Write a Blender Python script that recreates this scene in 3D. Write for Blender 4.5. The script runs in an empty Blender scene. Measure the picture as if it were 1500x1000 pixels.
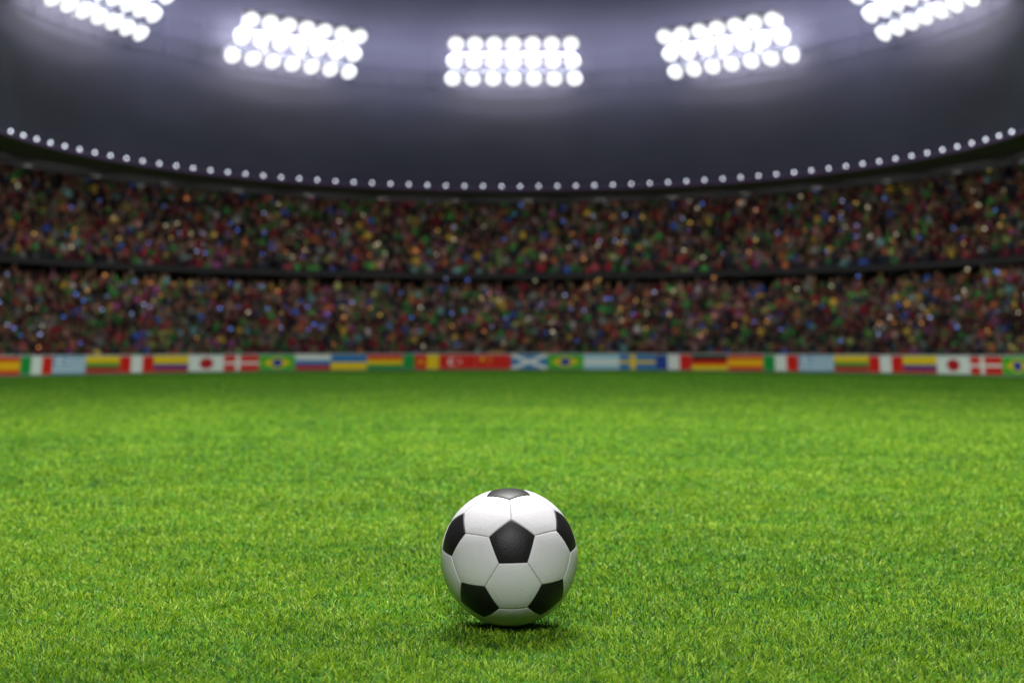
import bpy, bmesh, math, random
import numpy as np
from mathutils import Vector, Matrix

R = math.radians
rng = np.random.default_rng(7)
random.seed(7)
scene = bpy.context.scene
COL = scene.collection

# ------------------------------------------------------------------ camera, world, light, exposure
GRASS = 0.007                      # the ball rests on pressed grass this far above the soil
CAM_H = 0.429 + GRASS
FPX = 2000.0                       # focal length in pixels of the 1500 px wide photograph
cam_d = bpy.data.cameras.new('camera')
cam = bpy.data.objects.new('camera', cam_d)
COL.objects.link(cam)
cam.location = (0, 0, CAM_H)
cam.rotation_euler = (R(90), 0, 0)
cam_d.sensor_width = 36
cam_d.lens = 36 * FPX / 1500
cam_d.shift_y = 25 / 1500          # horizon a little under the middle of the frame
cam_d.clip_start = 0.05
cam_d.clip_end = 600
cam_d.dof.use_dof = True
cam_d.dof.focus_distance = 2.2
cam_d.dof.aperture_fstop = 3.9
scene.camera = cam

world = bpy.data.worlds.new('World')
scene.world = world
world.use_nodes = True
bg = world.node_tree.nodes['Background']
bg.inputs['Color'].default_value = (0.30, 0.32, 0.45, 1)
bg.inputs['Strength'].default_value = 0.045

scene.view_settings.view_transform = 'Standard'
scene.view_settings.look = 'None'
scene.view_settings.exposure = 0
scene.view_settings.gamma = 1
cy = scene.cycles
cy.use_denoising = True
cy.max_bounces = 6
cy.diffuse_bounces = 3
cy.glossy_bounces = 2
cy.transmission_bounces = 3
cy.volume_bounces = 0
cy.sample_clamp_indirect = 4


def lamp(name, kind, loc, target, power, color, parent=None, **kw):
    d = bpy.data.lights.new(name, kind)
    d.energy = power
    d.color = color
    for k, v in kw.items():
        setattr(d, k, v)
    o = bpy.data.objects.new(name, d)
    COL.objects.link(o)
    o.location = loc
    o.rotation_euler = (Vector(target) - Vector(loc)).to_track_quat('-Z', 'Y').to_euler()
    if parent:
        o.parent = parent
    return o


# out of frame: added spots over the pitch, and banks of the opposite end
lamp('pitch_pool_spot', 'SPOT', (0, 5.6, 7.6), (0, 5.6, 0), 6500, (1.0, 0.985, 0.95),
     spot_size=R(176), spot_blend=0.25, shadow_soft_size=1.6)  # unseen spot, added for the pool of light round the ball
lamp('opposite_floodlight', 'SPOT', (0, -12, 13.5), (0, 1.5, 0), 12800, (1.0, 0.985, 0.98),
     spot_size=R(56), spot_blend=0.9, shadow_soft_size=3.0)
lamp('far_pitch_fill', 'SPOT', (0, 27, 26), (0, 27, 0), 24500, (0.74, 1.0, 0.92),
     spot_size=R(92), spot_blend=0.5, shadow_soft_size=3.0)  # unseen green-tinted fill, added to lift the far pitch
# added area lights, no fixtures, that brighten the spectators under the roof edge
for i in range(-6, 7):
    a_ = R(i * 12.5)
    p_ = lambda r_, z_: (r_ * math.sin(a_), 34.4 + r_ * math.cos(a_), z_)
    lamp('crowd_fill', 'AREA', p_(15.0, 5.95), p_(20.8, 3.6), 62, (1.0, 0.97, 0.94), shape='RECTANGLE', size=2.6, size_y=0.2)

# area lights added in mid-air for the broad glow on the screen
for i in range(-7, 8):
    a_ = R(i * 11.5)
    p_ = lambda r_, z_: (r_ * math.sin(a_), 34.4 + r_ * math.cos(a_), z_)
    lamp('screen_glow_fill', 'AREA', p_(11.35, 10.9), p_(13.3, 10.7), 118, (0.72, 0.76, 1.0), shape='RECTANGLE', size=2.3, size_y=0.2)

# ------------------------------------------------------------------ helpers


def tag(o, label=None, cat=None, group=None, kind=None):
    for k, v in (('label', label), ('category', cat), ('group', group), ('kind', kind)):
        if v:
            o[k] = v
    return o


def mesh_obj(name, verts, faces, mats, parent=None, fm=None, smooth=False):
    me = bpy.data.meshes.new(name)
    me.from_pydata([tuple(v) for v in verts], [], faces)
    for m in (mats if isinstance(mats, (list, tuple)) else [mats]):
        me.materials.append(m)
    if fm is not None:
        me.polygons.foreach_set('material_index', fm)
    if smooth:
        me.polygons.foreach_set('use_smooth', [True] * len(me.polygons))
    me.update()
    o = bpy.data.objects.new(name, me)
    COL.objects.link(o)
    if parent:
        o.parent = parent
    return o


def bm_obj(name, bm, mats, parent=None, smooth=False):
    me = bpy.data.meshes.new(name)
    bmesh.ops.recalc_face_normals(bm, faces=bm.faces)
    bm.to_mesh(me)
    bm.free()
    for m in (mats if isinstance(mats, (list, tuple)) else [mats]):
        me.materials.append(m)
    if smooth:
        me.polygons.foreach_set('use_smooth', [True] * len(me.polygons))
    o = bpy.data.objects.new(name, me)
    COL.objects.link(o)
    if parent:
        o.parent = parent
    return o


def empty(name, loc=(0, 0, 0)):
    o = bpy.data.objects.new(name, None)
    o.empty_display_size = 0.1
    COL.objects.link(o)
    o.location = loc
    return o


def mat(name, color, rough=0.6, metal=0.0, emit=None, estr=0.0, spec=0.5):
    m = bpy.data.materials.new(name)
    m.use_nodes = True
    p = m.node_tree.nodes['Principled BSDF']
    p.inputs['Base Color'].default_value = (*color, 1)
    p.inputs['Roughness'].default_value = rough
    p.inputs['Metallic'].default_value = metal
    p.inputs['Specular IOR Level'].default_value = spec
    if emit:
        p.inputs['Emission Color'].default_value = (*emit, 1)
        p.inputs['Emission Strength'].default_value = estr
    return m


def noisy(m, scale, a, b, detail=6, bump=0.0, vec_scale=None, rough=None):
    """object-space noise between two colours of the thing itself, and a bump"""
    nt = m.node_tree
    p = nt.nodes['Principled BSDF']
    tc = nt.nodes.new('ShaderNodeTexCoord')
    mp = nt.nodes.new('ShaderNodeMapping')
    nt.links.new(tc.outputs['Object'], mp.inputs['Vector'])
    if vec_scale:
        mp.inputs['Scale'].default_value = vec_scale
    n = nt.nodes.new('ShaderNodeTexNoise')
    n.inputs['Scale'].default_value = scale
    n.inputs['Detail'].default_value = detail
    nt.links.new(mp.outputs['Vector'], n.inputs['Vector'])
    r = nt.nodes.new('ShaderNodeValToRGB')
    r.color_ramp.elements[0].position = 0.3
    r.color_ramp.elements[1].position = 0.7
    r.color_ramp.elements[0].color = (*a, 1)
    r.color_ramp.elements[1].color = (*b, 1)
    nt.links.new(n.outputs['Fac'], r.inputs['Fac'])
    nt.links.new(r.outputs['Color'], p.inputs['Base Color'])
    if bump:
        bn = nt.nodes.new('ShaderNodeBump')
        bn.inputs['Strength'].default_value = bump
        bn.inputs['Distance'].default_value = 0.01
        nt.links.new(n.outputs['Fac'], bn.inputs['Height'])
        nt.links.new(bn.outputs['Normal'], p.inputs['Normal'])
    return m


# ------------------------------------------------------------------ layout of the bowl
YC = 34.4                 # centre of the curved end of the stadium
R_BOARD = 15.6
CAMBER = 0.00047


def ground_z(x):
    x = np.minimum(np.abs(x), 24.0)
    return -CAMBER * x * x


def ring(rad, phi, z):
    return (rad * math.sin(phi), YC + rad * math.cos(phi), z)


def lathe_strip(profile, a0, a1, n, closed=False):
    """profile of (radius, z) swept round the bowl's centre from angle a0 to a1 (degrees)"""
    verts, faces = [], []
    k = len(profile)
    for i in range(n + 1):
        ph = R(a0 + (a1 - a0) * i / n)
        for (rad, z) in profile:
            verts.append(ring(rad, ph, z))
    for i in range(n):
        for j in range(k if closed else k - 1):
            a = i * k + j
            b = i * k + (j + 1) % k
            faces.append((a, b, b + k, a + k))
    if closed:
        faces.append(tuple(range(k - 1, -1, -1)))
        faces.append(tuple(n * k + j for j in range(k)))
    return verts, faces


# ------------------------------------------------------------------ pitch
m_soil = mat('turf_ground', (0.05, 0.1, 0.02), 0.95, spec=0.1)


def build_ground_material(m):
    nt = m.node_tree
    p = nt.nodes['Principled BSDF']
    tc = nt.nodes.new('ShaderNodeTexCoord')

    def noise(scale, detail, vs=(1, 1, 1), rough=0.6):
        mp = nt.nodes.new('ShaderNodeMapping')
        mp.inputs['Scale'].default_value = vs
        nt.links.new(tc.outputs['Object'], mp.inputs['Vector'])
        n = nt.nodes.new('ShaderNodeTexNoise')
        n.inputs['Scale'].default_value = scale
        n.inputs['Detail'].default_value = detail
        n.inputs['Roughness'].default_value = rough
        nt.links.new(mp.outputs['Vector'], n.inputs['Vector'])
        return n.outputs['Fac']

    def ramp(f, stops):
        r = nt.nodes.new('ShaderNodeValToRGB')
        e = r.color_ramp.elements
        while len(e) < len(stops):
            e.new(0.5)
        for el, (pos, c) in zip(e, stops):
            el.position = pos
            el.color = (*c, 1)
        nt.links.new(f, r.inputs['Fac'])
        return r.outputs['Color']
    fine = noise(70, 8)
    big = noise(0.5, 4, (1, 0.55, 1))
    c1 = ramp(fine, [(0.3, (0.02, 0.085, 0.010)), (0.5, (0.055, 0.185, 0.012)), (0.72, (0.11, 0.27, 0.016))])
    c2 = ramp(big, [(0.35, (0.75, 0.85, 0.8)), (0.65, (1.15, 1.1, 1.0))])
    mx = nt.nodes.new('ShaderNodeMix')
    mx.data_type = 'RGBA'
    mx.blend_type = 'MULTIPLY'
    mx.inputs['Factor'].default_value = 1
    nt.links.new(c1, mx.inputs['A'])
    nt.links.new(c2, mx.inputs['B'])
    nt.links.new(mx.outputs['Result'], p.inputs['Base Color'])
    b = nt.nodes.new('ShaderNodeBump')
    b.inputs['Strength'].default_value = 0.8
    b.inputs['Distance'].default_value = 0.02
    nt.links.new(fine, b.inputs['Height'])
    nt.links.new(b.outputs['Normal'], p.inputs['Normal'])


build_ground_material(m_soil)
gx = np.concatenate([np.linspace(-150, -25, 6), np.linspace(-24, 24, 49), np.linspace(25, 150, 6)])
gy = np.array([-60, -20, 0, 10, 20, 30, 40, 50, 60, 90, 150, 220.])
gv = [(x, y, float(ground_z(x))) for y in gy for x in gx]
nx = len(gx)
gf = [(j * nx + i, j * nx + i + 1, (j + 1) * nx + i + 1, (j + 1) * nx + i) for j in range(len(gy) - 1) for i in range(nx - 1)]
pitch = mesh_obj('pitch', gv, gf, m_soil, smooth=True)
tag(pitch, kind='structure')

# ------------------------------------------------------------------ grass (stuff)
BALL = Vector((-0.0044, 2.2, 0.11 + GRASS))


def grass_material():
    m = bpy.data.materials.new('grass_blades')
    m.use_nodes = True
    nt = m.node_tree
    p = nt.nodes['Principled BSDF']
    p.inputs['Roughness'].default_value = 0.55
    p.inputs['Specular IOR Level'].default_value = 0.25
    at = nt.nodes.new('ShaderNodeAttribute')
    at.attribute_name = 'tint'
    nt.links.new(at.outputs['Color'], p.inputs['Base Color'])
    tr = nt.nodes.new('ShaderNodeBsdfTranslucent')
    nt.links.new(at.outputs['Color'], tr.inputs['Color'])
    ms = nt.nodes.new('ShaderNodeMixShader')
    ms.inputs['Fac'].default_value = 0.22
    nt.links.new(p.outputs['BSDF'], ms.inputs[1])
    nt.links.new(tr.outputs['BSDF'], ms.inputs[2])
    nt.links.new(ms.outputs['Shader'], nt.nodes['Material Output'].inputs['Surface'])
    return m


def smooth_noise(x, y, seed, scale):
    """cheap value noise used for patches of different growth and hue"""
    r = np.random.default_rng(seed)
    tab = r.random((128, 128))
    u, v = x * scale + 300, y * scale + 300
    iu, iv = np.floor(u).astype(int), np.floor(v).astype(int)
    fu, fv = u - iu, v - iv
    fu = fu * fu * (3 - 2 * fu)
    fv = fv * fv * (3 - 2 * fv)
    g = lambda a, b: tab[a % 128, b % 128]
    return (g(iu, iv) * (1 - fu) + g(iu + 1, iv) * fu) * (1 - fv) + (g(iu, iv + 1) * (1 - fu) + g(iu + 1, iv + 1) * fu) * fv


def scatter(y0, y1, density, margin):
    """points in the wedge the camera looks over (and a margin either side)"""
    w1 = 0.39 * y1 + margin
    n = int(density * (y1 - y0) * 2 * w1)
    x = rng.uniform(-w1, w1, n)
    y = rng.uniform(y0, y1, n)
    k = np.abs(x) < 0.39 * y + margin
    return x[k], y[k]


def build_grass():
    V, C, NQ = [], [], 0
    edges = np.geomspace(1.45, 49.5, 17)
    for y0, y1 in zip(edges, edges[1:]):
        sc = math.sqrt(y0 * y1) / 2.0
        dens, wmul, hmul, marg = 84000 * sc ** -1.85, sc ** 0.86, max(0.7, 1.04 - 0.02 * sc), 0.75 + 0.06 * y1
        x, y = scatter(y0, y1, dens, marg)
        inside = x * x + (y - YC) ** 2 < (R_BOARD - 0.15) ** 2
        k = inside | (y < YC)
        x, y = x[k], y[k]
        n = len(x)
        def fbm(x, y, seed, scale):      # octaves turned against each other, so no grid shows
            a = smooth_noise(x * .8 - y * .6, x * .6 + y * .8, seed, scale)
            b = smooth_noise(x * .28 + y * .96, -x * .96 + y * .28, seed + 40, scale * 1.9)
            c = smooth_noise(x * .95 + y * .31, -x * .31 + y * .95, seed + 80, scale * 3.7)
            return 0.5 + (a - .5) * .6 + (b - .5) * .45 + (c - .5) * .35
        clump = fbm(x * 0.7, y, 3, 34)
        clump2 = fbm(x, y, 4, 5)
        patch = fbm(x, y * 0.8, 5, 1.3)
        streak = fbm(x * 0.4, y, 11, 3.2)
        big = fbm(x, y * 0.5, 6, 0.4)
        hgt = (0.0085 + 0.0085 * rng.random(n) + 0.012 * (clump - 0.5) + 0.006 * (clump2 - .5)) * hmul
        wid = (0.0005 + 0.0006 * rng.random(n)) * wmul
        # leaning direction: mostly random, with a common lie inside each clump
        ang = 2 * np.pi * rng.random(n) * 0.8 + 7 * smooth_noise(x, y, 8, 14) + 3 * smooth_noise(x, y, 9, 40)
        lean = np.clip(1.0 + 0.4 * rng.standard_normal(n), 0.05, 1.5)
        dx, dy = np.cos(ang), np.sin(ang)
        # blades under the ball are pressed down
        rb = np.hypot(x - BALL.x, y - BALL.y)
        lim = np.where(rb < 0.105, BALL.z - np.sqrt(np.maximum(0.11 ** 2 - np.minimum(rb, 0.11) ** 2, 0)) - 0.002, 9)
        hz = np.minimum(hgt * np.cos(lean * 0.8), np.maximum(lim, 0.004))
        run = hgt * np.sin(lean)
        fa = rng.random(n) * np.pi * 2      # which way the flat of the blade faces
        wx, wy = np.cos(fa) * wid, np.sin(fa) * wid
        gz = ground_z(x) - 0.002
        b1 = np.stack([x - wx, y - wy, gz], 1)
        b2 = np.stack([x + wx, y + wy, gz], 1)
        mx, my, mz = x + dx * run * 0.32, y + dy * run * 0.32, gz + hz * 0.62
        m1 = np.stack([mx - wx * .85, my - wy * .85, mz], 1)
        m2 = np.stack([mx + wx * .85, my + wy * .85, mz], 1)
        tp = np.stack([x + dx * run, y + dy * run, gz + hz], 1)
        V.append(np.stack([b1, b2, m2, m1, tp], 1).reshape(-1, 3))
        # hue: from deep green to yellow green, a few straw blades
        t = np.clip(0.37 + 0.24 * (patch - 0.5) + 0.18 * (big - .5) + 0.32 * (streak - .5) + 0.50 * (clump - .5) + 0.36 * rng.standard_normal(n), 0, 1)[:, None]
        a = np.array([0.016, 0.080, 0.014])
        b = np.array([0.185, 0.365, 0.006])
        c = np.array([0.380, 0.500, 0.035])
        col = np.where(t < 0.6, a + (b - a) * (t / 0.6), b + (c - b) * ((t - 0.6) / 0.4))
        straw = rng.random(n) < 0.008
        col[straw] = np.array([0.36, 0.38, 0.13])
        col = np.concatenate([col, np.ones((n, 1))], 1)
        C.append(np.repeat(col, 5, 0))
        NQ += n
    V = np.concatenate(V).astype(np.float32)
    C = np.concatenate(C).astype(np.float32)
    me = bpy.data.meshes.new('grass')
    me.vertices.add(len(V))
    me.vertices.foreach_set('co', V.ravel())
    base = (np.arange(NQ) * 5)[:, None]
    loops = (base + np.array([[0, 1, 2, 3, 3, 2, 4]])).ravel()
    me.loops.add(len(loops))
    me.loops.foreach_set('vertex_index', loops.astype(np.int32))
    me.polygons.add(NQ * 2)
    st = ((np.arange(NQ) * 7)[:, None] + np.array([[0, 4]])).ravel()
    me.polygons.foreach_set('loop_start', st.astype(np.int32))
    at = me.attributes.new('tint', 'FLOAT_COLOR', 'POINT')
    at.data.foreach_set('color', C.ravel())
    me.materials.append(grass_material())
    me.update(calc_edges=True)
    me.polygons.foreach_set('use_smooth', np.ones(NQ * 2, dtype=bool))
    o = bpy.data.objects.new('grass', me)
    COL.objects.link(o)
    tag(o, 'short bright green mown grass covering the football pitch', 'grass', kind='stuff')
    print('blades', NQ)


build_grass()

# ------------------------------------------------------------------ the grandstand
m_conc = noisy(mat('dark_concrete', (0.03, 0.03, 0.035), 0.9), 3, (0.018, 0.018, 0.022), (0.035, 0.034, 0.04), bump=0.2)
m_fascia = noisy(mat('charcoal_steel', (0.035, 0.036, 0.038), 0.6, spec=0.25), 6, (0.013, 0.013, 0.014), (0.018, 0.018, 0.020))
m_lip = mat('grey_steel_lip', (0.007, 0.007, 0.008), 0.8, spec=0.08)
m_soffit = noisy(mat('soffit_sheet', (0.05, 0.05, 0.05), 0.7, spec=0.2), 5, (0.006, 0.006, 0.007), (0.009, 0.009, 0.010))  # darkened to hold back the added crowd lights that strike the rear soffit
m_edge = noisy(mat('roof_edge_sheet', (0.2, 0.2, 0.2), 0.7, spec=0.2), 5, (0.14, 0.070, 0.16), (0.17, 0.085, 0.19))  # paler and purple-tinted: stands in for missing light, cancels green bounce
m_plate = mat('pale_glint_steel', (0.08, 0.08, 0.085), 0.4)
m_membrane = noisy(mat('roof_membrane', (0.2, 0.2, 0.28), 0.8, spec=0.2), 0.35, (0.062, 0.058, 0.075), (0.076, 0.071, 0.091), detail=3, vec_scale=(1, 1, 2.2))

stand = empty('grandstand', (0, YC + 20, 0))
tag(stand, 'curved two tier stadium stand packed with spectators under a dark roof', 'grandstand')


def stand_part(name, v, f, m, parent=stand, smooth=False):
    o = mesh_obj(name, v, f, m, parent, smooth=smooth)
    o.matrix_parent_inverse = stand.matrix_world.inverted() if parent == stand else o.matrix_parent_inverse
    return o


bpy.context.view_layer.update()
A = 84
rows_lower, rows_upper = [], []
prof = [(16.15, -0.3), (16.15, 0.05)]
r, z = 16.15, 0.05
for i in range(15):
    rows_lower.append((r + 0.14, z))
    r += 0.264
    prof.append((r, z))
    z += 0.19
    prof.append((r, z))
prof += [(21.6, z), (21.6, -0.3)]
v, f = lathe_strip(prof, -A, A, 120, True)
stand_part('lower_terrace', v, f, m_conc)

prof = [(20.1, 3.50)]
r, z = 20.1, 3.52
for i in range(17):
    rows_upper.append((r + 0.14, z))
    r += 0.245
    prof.append((r, z))
    z += 0.222
    prof.append((r, z))
prof += [(26.2, z), (26.2, 3.3), (21.5, 3.3)]
v, f = lathe_strip(prof, -A, A, 120, True)
stand_part('upper_terrace', v, f, m_conc)

# balcony front between the tiers
v, f = lathe_strip([(19.80, 3.62), (20.08, 3.57), (20.08, 3.82), (19.86, 3.84), (19.80, 3.80)], -A, A, 120, True)
parapet = stand_part('balcony_front', v, f, m_fascia)

# edge of the roof: soffit and front beam carrying the row of lamps
ZR = 6.385
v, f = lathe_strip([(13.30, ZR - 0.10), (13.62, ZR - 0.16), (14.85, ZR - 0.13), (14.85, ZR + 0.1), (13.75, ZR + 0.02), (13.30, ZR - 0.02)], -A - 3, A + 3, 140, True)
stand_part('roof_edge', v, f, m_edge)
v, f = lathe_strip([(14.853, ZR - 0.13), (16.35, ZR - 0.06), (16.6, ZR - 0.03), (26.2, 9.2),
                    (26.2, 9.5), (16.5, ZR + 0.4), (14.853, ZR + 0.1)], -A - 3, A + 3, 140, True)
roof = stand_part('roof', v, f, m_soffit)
v, f = lathe_strip([(16.32, ZR - 0.16), (16.46, ZR - 0.16), (16.46, ZR - 0.066), (16.32, ZR - 0.066)], -A - 2, A + 2, 140, True)
stand_part('roof_lip', v, f, m_lip)
v, f = lathe_strip([(26.0, -0.3), (26.3, -0.3), (26.3, 9.1), (26.0, 9.1)], -A, A, 100, True)
stand_part('rear_wall', v, f, m_conc)
for i in range(-14, 15):
    ph = R(i * 9.5 + 2)
    if abs(ph) > R(82):
        continue
    w = 0.17 / 16.25
    vv = []
    for dz in (0, 0.035):
        for dr in (0, 0.05):
            for dp in (-w, w):
                vv.append(ring(16.262 + dr, ph + dp, ZR - 0.125 + dz))
    ff = [(0, 1, 3, 2), (4, 6, 7, 5), (0, 4, 5, 1), (2, 3, 7, 6), (0, 2, 6, 4), (1, 5, 7, 3)]
    stand_part('glint_plate', vv, ff, m_plate)  # pale plates added to imitate glints along the lip

# tall curved membrane screen that rises from the roof edge behind the floodlights
prof = []
for i in range(25):
    t = i / 24
    prof.append((13.86 - 1.3 * t, ZR + 0.05 + 9.2 * t))
out = [(a + 0.12, b) for a, b in reversed(prof)]
v, f = lathe_strip(prof + out, -A - 3, A + 3, 150, True)
stand_part('roof_screen', v, f, m_membrane, smooth=False)

# ------------------------------------------------------------------ crowd (stuff)


def person_template():
    bm = bmesh.new()
    # torso: stacked rings, hips to shoulders to neck
    rings = [(0.00, 0.150, 0.10), (0.16, 0.135, 0.085), (0.33, 0.175, 0.095), (0.41, 0.165, 0.085), (0.445, 0.06, 0.055), (0.49, 0.05, 0.05)]
    prev = None
    tint = []
    for (z, a, b) in rings:
        cur = []
        for k in range(8):
            th = 2 * math.pi * k / 8
            cur.append(bm.verts.new((a * math.cos(th), b * math.sin(th), z)))
            tint.append(0 if z < 0.43 else 1)
        if prev:
            for k in range(8):
                bm.faces.new((prev[k], prev[(k + 1) % 8], cur[(k + 1) % 8], cur[k]))
        prev = cur
    # lap / legs in front
    for s in (-1, 1):
        q = []
        for (yy, zz, w) in ((-0.02, 0.02, 0.07), (-0.30, 0.03, 0.06), (-0.33, -0.28, 0.045)):
            row = []
            for k in range(5):
                th = 2 * math.pi * k / 5
                row.append(bm.verts.new((s * 0.085 + w * math.cos(th), yy + (w * math.sin(th) if zz < -.1 else 0), zz + (w * math.sin(th) if zz > -.1 else 0))))
                tint.append(3)
            if q:
                for k in range(5):
                    bm.faces.new((q[k], q[(k + 1) % 5], row[(k + 1) % 5], row[k]))
            q = row
    n0 = len(bm.verts)
    res = bmesh.ops.create_icosphere(bm, subdivisions=2, radius=0.095)
    for vv in res['verts']:
        c = vv.co
        hair = c.z > 0.035 or (c.y > 0.02 and c.z > -0.03)
        vv.co = Vector((c.x * 0.85, c.y * 0.98, c.z * 1.18 + 0.585))
        tint.append(2 if hair else 1)
    bm.verts.ensure_lookup_table()
    V = np.array([v.co[:] for v in bm.verts])
    F = [[v.index for v in fc.verts] for fc in bm.faces]
    bm.verts.index_update()
    F = [[v.index for v in fc.verts] for fc in bm.faces]
    bm.free()
    return V, F, np.array(tint)


def arm(path, w=0.042):
    V, F = [], []
    for i, p in enumerate(path):
        ww = w * (1 - 0.18 * i)
        for k in range(5):
            th = 2 * math.pi * k / 5
            V.append((p[0] + ww * math.cos(th), p[1] + ww * math.sin(th) * 0.9, p[2] + 0.3 * ww * math.sin(th + 1)))
    for i in range(len(path) - 1):
        for k in range(5):
            a, b = i * 5 + k, i * 5 + (k + 1) % 5
            F.append([a, b, b + 5, a + 5])
    return np.array(V), F


def build_crowd(name, rows, label, seed):
    r_ = np.random.default_rng(seed)
    V0, F0, T0 = person_template()
    variants = []
    for mode in range(4):
        Vs, Fs, Ts = [V0], [list(x) for x in F0], [T0]
        off = len(V0)
        for s in (-1, 1):
            up = mode == 1 or (mode == 2 and s == 1)
            if up:
                path = [(s * 0.17, 0, 0.37), (s * 0.24, -0.06, 0.52), (s * 0.21, -0.10, 0.76)]
            elif mode == 3:
                path = [(s * 0.17, 0, 0.37), (s * 0.19, -0.10, 0.19), (s * 0.05, -0.24, 0.30)]
            else:
                path = [(s * 0.17, 0, 0.37), (s * 0.21, -0.02, 0.17), (s * 0.13, -0.22, 0.08)]
            v, f = arm(path)
            Vs.append(v)
            Fs += [[i + off for i in q] for q in f]
            Ts.append(np.array([0] * 10 + [1] * 5))
            off += len(v)
        # a glowing box added at the raised hand for crowd sparkle (variant 2 only)
        nph = 0
        if mode == 2:
            cx, cyy, cz = 0.21, -0.14, 0.80
            box = np.array([(cx + sx * 0.05, cyy + sy * 0.012, cz + sz * 0.035) for sx in (-1, 1) for sy in (-1, 1) for sz in (-1, 1)])
            Vs.append(box)
            Ts.append(np.array([4] * 8))
            Fs += [[off + i for i in q] for q in ((0, 1, 3, 2), (4, 6, 7, 5), (0, 4, 5, 1), (2, 3, 7, 6), (0, 2, 6, 4), (1, 5, 7, 3))]
            nph = 6
        variants.append((np.concatenate(Vs), Fs, np.concatenate(Ts), nph))
    shirts = np.array([(0.26, 0.015, 0.03), (0.15, 0.010, 0.022), (0.09, 0.008, 0.022), (0.34, 0.06, 0.07), (0.06, 0.006, 0.016),
                       (0.04, 0.20, 0.05), (0.06, 0.28, 0.06), (0.03, 0.12, 0.045), (0.02, 0.02, 0.03), (0.010, 0.010, 0.014),
                       (0.02, 0.035, 0.06), (0.24, 0.15, 0.14), (0.36, 0.20, 0.18), (0.42, 0.13, 0.05), (0.14, 0.16, 0.15),
                       (0.26, 0.06, 0.19), (0.04, 0.10, 0.42), (0.6, 0.40, 0.05), (0.55, 0.55, 0.58), (0.012, 0.018, 0.018), (0.14, 0.30, 0.30), (0.30, 0.34, 0.10)])
    wts = np.array([3.5, 5, 6, 2.5, 6, 5.5, 5, 6, 8, 9, 6, 3.5, 2.5, 2.5, 5, 3, 3.5, 2, 1, 7.0, 2, 2])
    wts /= wts.sum()
    skins = np.array([(0.34, 0.18, 0.12), (0.28, 0.14, 0.10), (0.16, 0.08, 0.05), (0.24, 0.13, 0.085), (0.07, 0.04, 0.03)])
    hairs = np.array([(0.01, 0.009, 0.009), (0.03, 0.016, 0.01), (0.09, 0.05, 0.022), (0.02, 0.02, 0.022), (0.22, 0.15, 0.06)])
    glow = np.array([(0.12, 0.25, 1.0), (0.14, 0.30, 1.0), (0.45, 0.55, 1.0), (1.0, 0.62, 0.14), (1.0, 0.40, 0.10), (0.9, 0.85, 0.55)])
    AV, AC, AF, AM, off = [], [], [], [], 0
    for (rad, z) in rows:
        step = 0.29
        off_row = r_.random()
        n = int(rad * R(150) / step)
        for i in range(n):
            if r_.random() < 0.05:
                continue
            ph = -R(75) + R(150) * (i + off_row + 0.6 * (r_.random() - .5)) / n
            u = r_.random()
            mode = 2 if u < 0.07 else 1 if u < 0.12 else 3 if u < 0.4 else 0
            V, F, T, nph = variants[mode]
            s = 0.64 + 0.2 * r_.random()
            stand_up = 0.14 if r_.random() < 0.3 else 0
            a = -ph + r_.normal() * 0.35
            # the template faces -y, which is towards the pitch at ph = 0
            ca, sa = math.cos(a), math.sin(a)
            rr = rad + r_.normal() * 0.05
            c = ring(rr, ph, z + 0.20 + stand_up + r_.normal() * 0.02)
            X = V[:, 0] * s * (0.95 + 0.15 * r_.random())
            Y = V[:, 1] * s
            P = np.stack([c[0] + X * ca - Y * sa, c[1] + X * sa + Y * ca, c[2] + V[:, 2] * s], 1)
            pal = np.zeros((5, 3))
            j = r_.choice(len(shirts), p=wts)
            pal[0] = shirts[j] * (0.6 + 0.7 * r_.random())
            pal[1] = skins[r_.integers(len(skins))]
            pal[2] = hairs[r_.integers(len(hairs))] if r_.random() < 0.8 else shirts[r_.choice(len(shirts), p=wts)]
            pal[3] = np.array((0.02, 0.02, 0.028)) * (0.5 + 1.5 * r_.random())
            pal[4] = glow[r_.integers(len(glow))] * (0.35 + 0.65 * r_.random())
            AV.append(P)
            AC.append(pal[T])
            AF += [[q + off for q in fc] for fc in F]
            AM += [0] * (len(F) - nph) + [1] * nph
            off += len(P)
    V = np.concatenate(AV)
    C = np.concatenate(AC)
    C = np.concatenate([C, np.ones((len(C), 1))], 1).astype(np.float32)
    me = bpy.data.meshes.new(name)
    me.from_pydata(V.tolist(), [], AF)
    at = me.attributes.new('tint', 'FLOAT_COLOR', 'POINT')
    at.data.foreach_set('color', C.ravel())
    m1 = mat('spectators', (0.1, 0.1, 0.1), 0.85, spec=0.2)
    nt = m1.node_tree
    a = nt.nodes.new('ShaderNodeAttribute')
    a.attribute_name = 'tint'
    nt.links.new(a.outputs['Color'], nt.nodes['Principled BSDF'].inputs['Base Color'])
    m2 = mat('crowd_sparkle', (0.02, 0.02, 0.02), 0.3)  # glow added for the bright dots among the spectators
    nt = m2.node_tree
    a = nt.nodes.new('ShaderNodeAttribute')
    a.attribute_name = 'tint'
    nt.links.new(a.outputs['Color'], nt.nodes['Principled BSDF'].inputs['Emission Color'])
    nt.nodes['Principled BSDF'].inputs['Emission Strength'].default_value = 1.5
    me.materials.append(m1)
    me.materials.append(m2)
    me.polygons.foreach_set('material_index', AM)
    me.polygons.foreach_set('use_smooth', [True] * len(me.polygons))
    o = bpy.data.objects.new(name, me)
    COL.objects.link(o)
    tag(o, label, 'crowd', kind='stuff')


build_crowd('crowd', rows_lower, 'dense blurred crowd in the lower tier just above the flag boards', 21)
build_crowd('crowd', rows_upper, 'dense blurred crowd in the upper tier under the roof edge', 22)

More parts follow.
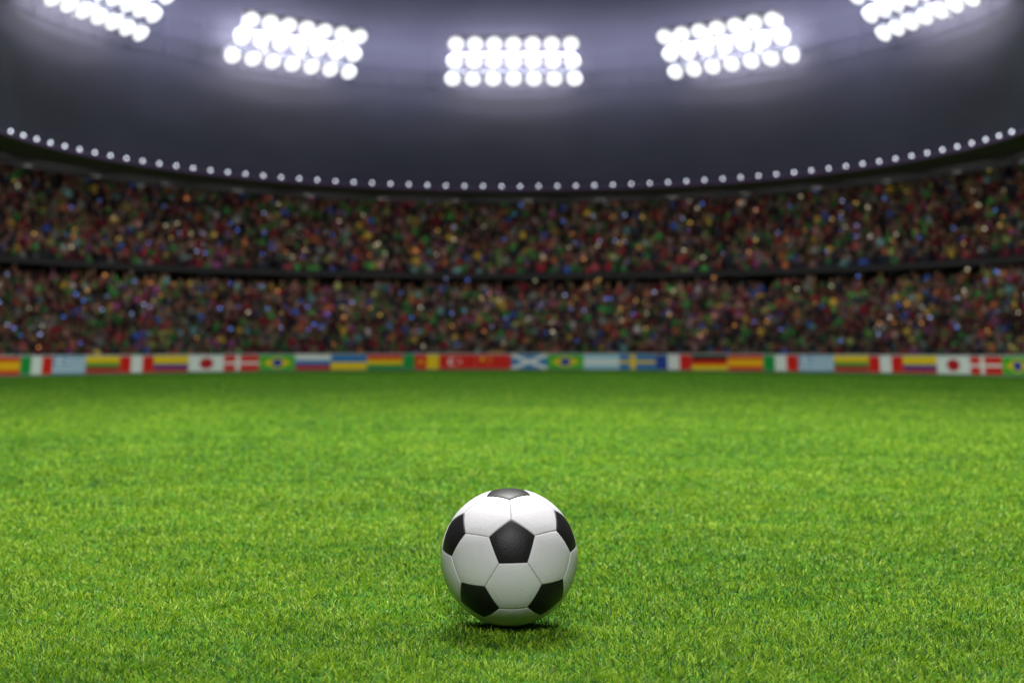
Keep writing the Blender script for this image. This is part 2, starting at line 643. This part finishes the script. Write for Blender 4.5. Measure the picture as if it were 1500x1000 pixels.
# ------------------------------------------------------------------ flag boards
FLAG = {'red': (0.62, 0.012, 0.01), 'darkred': (0.42, 0.012, 0.02), 'green': (0.01, 0.25, 0.05), 'lightgreen': (0.06, 0.38, 0.03),
        'white': (0.72, 0.72, 0.70), 'blue': (0.02, 0.16, 0.42), 'navy': (0.02, 0.05, 0.28), 'skyblue': (0.07, 0.27, 0.55),
        'yellow': (0.80, 0.52, 0.01), 'gold': (0.85, 0.42, 0.01), 'black': (0.02, 0.015, 0.012), 'paleblue': (0.33, 0.55, 0.68)}
flag_m = {k: mat('flag_' + k, c, 0.45, emit=c, estr=0.19) for k, c in FLAG.items()}  # faint glow put into each flag colour to brighten the boards
m_white = mat('white_board_frame', (0.62, 0.62, 0.62), 0.5)


def rect(u0, v0, u1, v1, c, l=0):
    return ([(u0, v0), (u1, v0), (u1, v1), (u0, v1)], c, l)


def disc(u, v, r_u, r_v, c, l=1, n=20):
    return ([(u + r_u * math.cos(2 * math.pi * k / n), v + r_v * math.sin(2 * math.pi * k / n)) for k in range(n)], c, l)


def star(u, v, s, c, l=1):
    p = []
    for k in range(10):
        rr = s if k % 2 == 0 else s * 0.4
        th = math.pi / 2 + k * math.pi / 5
        p.append((u + rr * 0.45 * math.cos(th), v + rr * math.sin(th)))
    return (p, c, l)


def hor(*cs):
    n = sum(w for _, w in cs)
    out, t = [], 1.0
    for c, w in cs:
        out.append(rect(0, t - w / n, 1, t, c))
        t -= w / n
    return out


def ver(*cs):
    n, t, out = sum(w for _, w in cs), 0.0, []
    for c, w in cs:
        out.append(rect(t, 0, t + w / n, 1, c))
        t += w / n
    return out


brazil = [rect(0, 0, 1, 1, 'lightgreen'), ([(0.09, .5), (.5, .1), (.91, .5), (.5, .9)], 'yellow', 1), disc(.5, .5, .15, .28, 'navy', 2)]
FLAGS = {
    'spain': (hor(('red', 1), ('gold', 2), ('red', 1)), 'red and gold horizontal bands'),
    'italy': (ver(('green', 1), ('white', 1), ('red', 1)), 'green, white and red upright bands'),
    'greece': (hor(*[('skyblue' if i % 2 == 0 else 'white', 1) for i in range(9)]) + [rect(0, .444, .37, 1, 'skyblue', 1), rect(.15, .444, .22, 1, 'white', 2), rect(0, .67, .37, .78, 'white', 3)], 'thin blue and white stripes'),
    'lithuania': (hor(('yellow', 1.2), ('green', .8), ('darkred', 1)), 'yellow, green and dark red bands'),
    'peru': (ver(('red', 1), ('white', 1), ('red', 1)), 'red, white and red upright bands'),
    'colombia': (hor(('yellow', 2), ('navy', 1), ('darkred', 1)), 'yellow, navy and dark red bands'),
    'japan': ([rect(0, 0, 1, 1, 'white'), disc(.5, .5, .2, .36, 'darkred')], 'a red disc on white'),
    'denmark': ([rect(0, 0, 1, 1, 'red'), rect(.33, 0, .45, 1, 'white', 1), rect(0, .42, 1, .58, 'white', 2)], 'a white cross on red'),
    'brazil': (brazil, 'a yellow diamond on green'),
    'russia': (hor(('white', 1), ('blue', 1), ('darkred', 1)), 'white, blue and red bands'),
    'ukraine': (hor(('blue', 1), ('yellow', 1)), 'blue over yellow halves'),
    'bolivia': (hor(('red', 1), ('yellow', 1), ('green', 1)), 'red, yellow and green horizontal bands'),
    'cameroon': (ver(('green', 1), ('red', 1), ('yellow', 1)) + [star(.5, .5, .2, 'yellow')], 'green, red and yellow upright bands'),
    'turkey': ([rect(0, 0, 1, 1, 'red'), disc(.4, .5, .15, .27, 'white'), disc(.44, .5, .12, .22, 'red', 2), star(.58, .5, .16, 'white')], 'a white crescent on red'),
    'china': ([rect(0, 0, 1, 1, 'red'), star(.2, .68, .22, 'yellow')] + [star(a, b, .08, 'yellow') for a, b in ((.37, .88), (.44, .74), (.44, .56), (.37, .43))], 'small yellow stars on red'),
    'scotland': ([rect(0, 0, 1, 1, 'blue'), ([(0, 0), (.12, 0), (1, .85), (1, 1), (.88, 1), (0, .15)], 'white', 1), ([(0, 1), (0, .85), (.88, 0), (1, 0), (1, .15), (.12, 1)], 'white', 2)], 'a white diagonal cross on blue'),
    'honduras': (hor(('paleblue', 1), ('white', 1.2), ('paleblue', 1)), 'pale blue, white and pale blue bands'),
    'sweden': ([rect(0, 0, 1, 1, 'blue'), rect(.3, 0, .44, 1, 'yellow', 1), rect(0, .4, 1, .6, 'yellow', 2)], 'a yellow cross on blue'),
    'france': (ver(('navy', 1), ('white', 1), ('red', 1)), 'navy, white and red upright bands'),
    'germany': (hor(('black', 1), ('red', 1), ('yellow', 1)), 'black, red and gold bands'),
}
SEQ = ['spain', 'italy', 'greece', 'lithuania', 'peru', 'colombia', 'japan', 'denmark', 'brazil', 'russia', 'ukraine', 'bolivia', 'cameroon',
       'turkey', 'china', 'scotland', 'brazil', 'honduras', 'sweden', 'france', 'germany']


def px_to_phi(px, rad=R_BOARD):
    t = (px - 750) / FPX
    a = math.atan(t)
    return a + math.asin(YC * math.sin(a) / rad)


BW, BH = 1.39, 0.60
PH0, PH1 = px_to_phi(29), px_to_phi(1469)
DPH = (PH1 - PH0) / 28
WHERE = {  # what tells the two boards with the same design apart
    ('spain', 0): 'at the left end of the row', ('spain', 21): 'right of the black, red and gold board',
    ('italy', 0): 'second from the left end', ('italy', 21): 'in the right half of the row',
    ('greece', 0): 'near the left end of the row', ('greece', 21): 'in the right half of the row',
    ('lithuania', 0): 'in the left part of the row', ('lithuania', 21): 'in the right part of the row',
    ('peru', 0): 'in the left part of the row', ('peru', 21): 'in the right part of the row',
    ('colombia', 0): 'in the left part of the row', ('colombia', 21): 'in the right part of the row',
    ('japan', 0): 'in the left part of the row', ('japan', 21): 'near the right end of the row',
    ('denmark', 0): 'in the left part of the row', ('denmark', 21): 'near the right end of the row',
    ('brazil', 0): 'in the left part of the row', ('brazil', 21): 'at the right end of the row',
}


def flag_board(i):
    ph = PH0 + DPH * (i - 0.5)
    key = SEQ[i % 21]
    shapes, desc = FLAGS[key]
    x, y, _ = ring(R_BOARD, ph, 0)
    gz = float(ground_z(np.array([x]))[0])
    t = empty('flag_board', (x, y, gz))
    t.rotation_euler = (R(6), 0, -ph)      # face leans back a little
    w = R_BOARD * DPH * 0.997
    lab = 'flag board with ' + desc
    if key == 'brazil' and i % 21 == 16:
        lab += ', beside the diagonal cross board'
    elif (key, i - i % 21) in WHERE:
        lab += ' ' + WHERE[(key, i - i % 21)]
    tag(t, lab, 'flag board', 'flag boards around the pitch')
    # local: x along the row, -y towards the pitch
    bm = bmesh.new()
    bmesh.ops.create_cube(bm, size=1, matrix=Matrix.Translation((0, 0.05, 0.025 + BH / 2)) @ Matrix.Diagonal((w, 0.08, BH, 1)))
    bmesh.ops.bevel(bm, geom=list(bm.edges), offset=0.006, segments=2, affect='EDGES')
    bm_obj('panel', bm, m_white, t)
    verts, faces, fm, mats = [], [], [], []
    for (poly, c, l) in shapes:
        if flag_m[c] not in mats:
            mats.append(flag_m[c])
        s = len(verts)
        for (u, v) in poly:
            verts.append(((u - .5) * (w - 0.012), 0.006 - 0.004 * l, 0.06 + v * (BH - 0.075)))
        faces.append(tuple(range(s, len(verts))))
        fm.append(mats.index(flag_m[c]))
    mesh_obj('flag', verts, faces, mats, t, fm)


for i in range(0, 30):
    flag_board(i)

# ------------------------------------------------------------------ row of small lamps on the roof edge
m_bulb = mat('small_lamp_glow', (0.8, 0.8, 0.85), 0.4, emit=(0.84, 0.88, 1.0), estr=3.6)
bm = bmesh.new()
bmesh.ops.create_uvsphere(bm, u_segments=14, v_segments=8, radius=0.035, matrix=Matrix.Translation((0, 0, 0.10)))
for fc in bm.faces:
    fc.material_index = 0
n0 = len(bm.faces)
bmesh.ops.create_cone(bm, cap_ends=True, segments=14, radius1=0.06, radius2=0.04, depth=0.05, matrix=Matrix.Translation((0, 0, 0.02)))
bm.faces.ensure_lookup_table()
for fc in bm.faces[n0:]:
    fc.material_index = 1
lamp0 = bm_obj('edge_lamp', bm, [m_bulb, m_fascia], smooth=True)
tag(lamp0, 'small round white lamp in the long row along the dark roof edge', 'lamp', 'small lamps along the roof edge')
first = True
for i in range(-31, 31):
    ph = (i + 0.5) * 0.0484 - 0.003
    if abs(ph) > R(84):
        continue
    o = lamp0 if first else lamp0.copy()
    if not first:
        COL.objects.link(o)
    first = False
    o.location = ring(13.45, ph, ZR - 0.018)
    o.rotation_euler = (0, 0, -ph)

# ------------------------------------------------------------------ floodlight banks
m_house = mat('floodlight_housing', (0.55, 0.55, 0.57), 0.5, 0.0)
m_lens = mat('floodlight_lens', (0.8, 0.8, 0.8), 0.3, emit=(0.98, 0.985, 1.0), estr=1.55)
m_barrel = mat('floodlight_glow_barrel', (0.8, 0.8, 0.82), 0.3, emit=(0.95, 0.96, 1.0), estr=0.6)  # glow added to the drum sides to brighten gaps between lamps
TILT = R(46)


def lamp_meshes():
    """one drum floodlight facing -y"""
    bm = bmesh.new()
    prof = [(0.0, 0.30), (0.13, 0.30), (0.19, 0.26), (0.235, 0.15), (0.22, 0.15), (0.0, 0.15)]
    n = 28
    rows = []
    for (rr, yy) in prof:
        rows.append([bm.verts.new((rr * math.cos(2 * math.pi * k / n), yy, rr * math.sin(2 * math.pi * k / n))) for k in range(n)])
    for a, b in zip(rows, rows[1:]):
        for k in range(n):
            bm.faces.new((a[k], a[(k + 1) % n], b[(k + 1) % n], b[k]))
    bmesh.ops.remove_doubles(bm, verts=bm.verts, dist=1e-5)
    h = bm_obj('lamp', bm, m_house, smooth=True)
    bm = bmesh.new()
    prof = [(0.0, 0.146), (0.215, 0.146), (0.246, 0.0), (0.239, -0.015), (0.19, -0.04), (0.115, -0.056), (0.0, -0.064)]
    rows = []
    for (rr, yy) in prof:
        rows.append([bm.verts.new((rr * math.cos(2 * math.pi * k / n), yy, rr * math.sin(2 * math.pi * k / n))) for k in range(n)])
    for q, (a, b) in enumerate(zip(rows, rows[1:])):
        for k in range(n):
            bm.faces.new((a[k], a[(k + 1) % n], b[(k + 1) % n], b[k])).material_index = 1 if q < 2 else 0
    bmesh.ops.remove_doubles(bm, verts=bm.verts, dist=1e-5)
    l = bm_obj('lens', bm, [m_lens, m_barrel], h, smooth=True)
    return h, l


proto_h, proto_l = lamp_meshes()
used = False


def tube(bm, p, q, rad, n=8):
    p, q = Vector(p), Vector(q)
    d = q - p
    mt = Matrix.Translation((p + q) / 2) @ d.to_track_quat('Z', 'Y').to_matrix().to_4x4()
    bmesh.ops.create_cone(bm, cap_ends=True, segments=n, radius1=rad, radius2=rad, depth=d.length, matrix=mt)


BANKS = [(-72.8, 'floodlight bank cut off by the top left corner of the picture'),
         (-36.2, 'tilted floodlight bank just left of the level middle bank'),
         (0.25, 'level middle floodlight bank of three rows of lamps'),
         (36.2, 'tilted floodlight bank just right of the level middle bank'),
         (72.8, 'floodlight bank cut off by the top right corner of the picture')]
R_BANK, Z_BANK = 11.5, 10.40


def bank(deg, label):
    global used
    ph = R(deg)
    t = empty('floodlight_bank', ring(R_BANK, ph, Z_BANK))
    t.rotation_euler = (0, 0, -ph)
    tag(t, label, 'floodlight bank', 'floodlight banks over the stand')
    # local axes: x along the row, +y outward; the bank leans over the pitch and faces down
    U = Vector((0, -math.sin(TILT), math.cos(TILT)))
    N = Vector((0, -math.cos(TILT), -math.sin(TILT)))
    for row in (-1, 0, 1):
        sp = 0.665 * (1 - 0.042 * row)
        for k in range(-3, 4):
            if not used:
                h, l = proto_h, proto_l
                used = True
            else:
                h, l = proto_h.copy(), proto_l.copy()
                COL.objects.link(h)
                COL.objects.link(l)
                l.parent = h
            h.parent = t
            h.location = Vector((k * sp, 0, 0)) + U * (row * 0.69)
            h.rotation_euler = (TILT, 0, 0)
    bm = bmesh.new()
    for row in (-1, 0, 1):
        c = U * (row * 0.69) - N * 0.42
        tube(bm, c + Vector((-2.0, 0, 0)), c + Vector((2.0, 0, 0)), 0.045)
    for x in (-1.9, -0.65, 0.65, 1.9):
        tube(bm, Vector((x, 0, 0)) - U * 0.75 - N * 0.45, Vector((x, 0, 0)) + U * 0.75 - N * 0.45, 0.05)
        tube(bm, Vector((x, 0, 0)) - N * 0.42, Vector((x, 2.1, -0.3)), 0.05)
    bm_obj('frame', bm, m_house, t)
    # area light added for the halo on the screen behind this bank
    lamp('halo_fill', 'AREA', (0, 0.95, 0.1), (0, 2.95, -0.1), 130, (0.92, 0.93, 1.0), parent=t, shape='RECTANGLE', size=3.7, size_y=1.3)
    return t


for b in BANKS:
    bank(*b)

# ring of pipes (lighting truss) that links the banks
bm = bmesh.new()
for (rad, z) in ((13.31, 9.85), (13.23, 10.4), (13.14, 11.0)):
    n = 120
    for i in range(n):
        a0, a1 = R(-A + 2 * A * i / n), R(-A + 2 * A * (i + 1) / n)
        tube(bm, ring(rad, a0, z), ring(rad, a1, z), 0.012, 6)
for i in range(-14, 15):
    a0 = R(i * 6.0)
    tube(bm, ring(13.32, a0, 9.75), ring(13.125, a0, 11.12), 0.012, 6)
truss = bm_obj('lighting_truss', bm, mat('galvanised_pipe', (0.16, 0.15, 0.20), 0.8, 0.0, spec=0.05), smooth=True)
tag(truss, 'faint curved pipe truss running between the floodlight banks', 'truss')

# ------------------------------------------------------------------ football


def leather(name, c0, c1, rough, scale=260, spec=0.5):
    m = mat(name, c0, rough, spec=spec)
    nt = m.node_tree
    p = nt.nodes['Principled BSDF']
    tc = nt.nodes.new('ShaderNodeTexCoord')
    vo = nt.nodes.new('ShaderNodeTexVoronoi')
    vo.inputs['Scale'].default_value = scale
    no = nt.nodes.new('ShaderNodeTexNoise')
    no.inputs['Scale'].default_value = 18
    no.inputs['Detail'].default_value = 8
    nt.links.new(tc.outputs['Object'], vo.inputs['Vector'])
    nt.links.new(tc.outputs['Object'], no.inputs['Vector'])
    b = nt.nodes.new('ShaderNodeBump')
    b.inputs['Strength'].default_value = 0.25
    b.inputs['Distance'].default_value = 0.0006
    nt.links.new(vo.outputs['Distance'], b.inputs['Height'])
    nt.links.new(b.outputs['Normal'], p.inputs['Normal'])
    r = nt.nodes.new('ShaderNodeValToRGB')
    r.color_ramp.elements[0].color = (*c0, 1)
    r.color_ramp.elements[1].color = (*c1, 1)
    r.color_ramp.elements[0].position = .35
    r.color_ramp.elements[1].position = .65
    nt.links.new(no.outputs['Fac'], r.inputs['Fac'])
    nt.links.new(r.outputs['Color'], p.inputs['Base Color'])
    return m


m_wh = leather('white_leather', (0.545, 0.53, 0.565), (0.57, 0.555, 0.59), 0.5, spec=0.35)
m_bk = leather('black_leather', (0.008, 0.007, 0.008), (0.012, 0.011, 0.013), 0.46, spec=0.2)
m_seam = mat('seam_thread', (0.20, 0.20, 0.20), 0.8)


def build_ball():
    g = (1 + 5 ** .5) / 2
    ico = [Vector(v).normalized() for v in [(0, s1, s2 * g) for s1 in (-1, 1) for s2 in (-1, 1)] + [(s1, s2 * g, 0) for s1 in (-1, 1) for s2 in (-1, 1)]
           + [(s2 * g, 0, s1) for s1 in (-1, 1) for s2 in (-1, 1)]]
    dmin = min((ico[0] - v).length for v in ico[1:])
    nb = {i: [j for j in range(12) if j != i and (ico[i] - ico[j]).length < dmin * 1.05] for i in range(12)}
    # turn the ball: one vertex faces the camera a little above centre, a neighbour straight above it
    n = ico[0]
    el, az = R(19.5), R(2.9)
    tn = Vector((math.sin(az) * math.cos(el), -math.cos(az) * math.cos(el), math.sin(el)))
    e1 = (ico[nb[0][0]] - n * ico[nb[0][0]].dot(n)).normalized()
    e2 = n.cross(e1)
    up = (Vector((0, 0, 1)) - tn * tn.z).normalized()
    up = Matrix.Rotation(R(1.5), 3, tn) @ up
    r2 = tn.cross(up)
    M = Matrix((tn, up, r2)).transposed() @ Matrix((n, e1, e2))
    ico = [M @ v for v in ico]
    top = empty('football', BALL)
    tag(top, 'classic black and white leather football resting on the grass', 'football')
    RB = 0.11
    core = bmesh.new()
    bmesh.ops.create_icosphere(core, subdivisions=5, radius=RB - 0.0016)
    bm_obj('seam', core, m_seam, top, smooth=True)
    pv = lambda i, j: (ico[i] * 2 + ico[j]).normalized()

    def panel(name, corners, m):
        c = sum(corners, Vector()).normalized()
        t1 = (corners[0] - c * corners[0].dot(c)).normalized()
        t2 = c.cross(t1)
        corners = sorted(corners, key=lambda p: math.atan2(p.dot(t2), p.dot(t1)))
        k = len(corners)
        planes = []
        for i in range(k):
            a, b = corners[i], corners[(i + 1) % k]
            nn = a.cross(b).normalized()
            if nn.dot(c) < 0:
                nn = -nn
            planes.append((nn, a, b))
        N = 26
        verts, faces = [c.copy()], []
        ringi = [[0]]
        for s in range(1, N + 1):
            row = []
            f_ = 1 - (1 - s / N) ** 1.6 if False else (s / N)
            f_ = math.sin(f_ * math.pi / 2) ** 0.9      # finer rings towards the edge
            for i in range(k):
                for q in range(N):
                    e = (corners[i].lerp(corners[(i + 1) % k], q / N))
                    row.append(len(verts))
                    verts.append(c.lerp(e, f_).normalized())
            ringi.append(row)
        L = k * N
        for q in range(L):
            faces.append((0, ringi[1][q], ringi[1][(q + 1) % L]))
        for s in range(1, N):
            for q in range(L):
                faces.append((ringi[s][q], ringi[s + 1][q], ringi[s + 1][(q + 1) % L], ringi[s][(q + 1) % L]))
        out = []
        for p in verts:
            ds = [(math.asin(max(-1, min(1, nn.dot(p)))) * RB, i) for i, (nn, a, b) in enumerate(planes)]
            d, i = min(ds)
            nn, a, b = planes[i]
            al = (p - a).dot((b - a).normalized()) * RB      # metres along the seam, for the stitches
            stitch = 0.5 + 0.5 * math.cos(al * 2 * math.pi / 0.0042)
            wd = 0.0013 + 0.0007 * stitch
            x = min(1.0, max(0.0, d / wd))
            groove = -0.0024 * (1 - math.sqrt(max(0.0, 1 - (1 - x) ** 2)))
            puff = 0.0007 * min(1.0, max(0.0, d) / 0.012) ** 0.6
            rad = RB - 0.0006 + groove + puff
            out.append(p * rad)
        o = mesh_obj(name, out, faces, m, top, smooth=True)
        return o

    for i in range(12):
        panel('black_panel', [pv(i, j) for j in nb[i]], m_bk)
    done = set()
    for i in range(12):
        for j in nb[i]:
            for k_ in nb[i]:
                if k_ in nb[j]:
                    s = tuple(sorted((i, j, k_)))
                    if s in done:
                        continue
                    done.add(s)
                    a, b, c = s
                    panel('white_panel', [pv(a, b), pv(b, a), pv(b, c), pv(c, b), pv(c, a), pv(a, c)], m_wh)


build_ball()
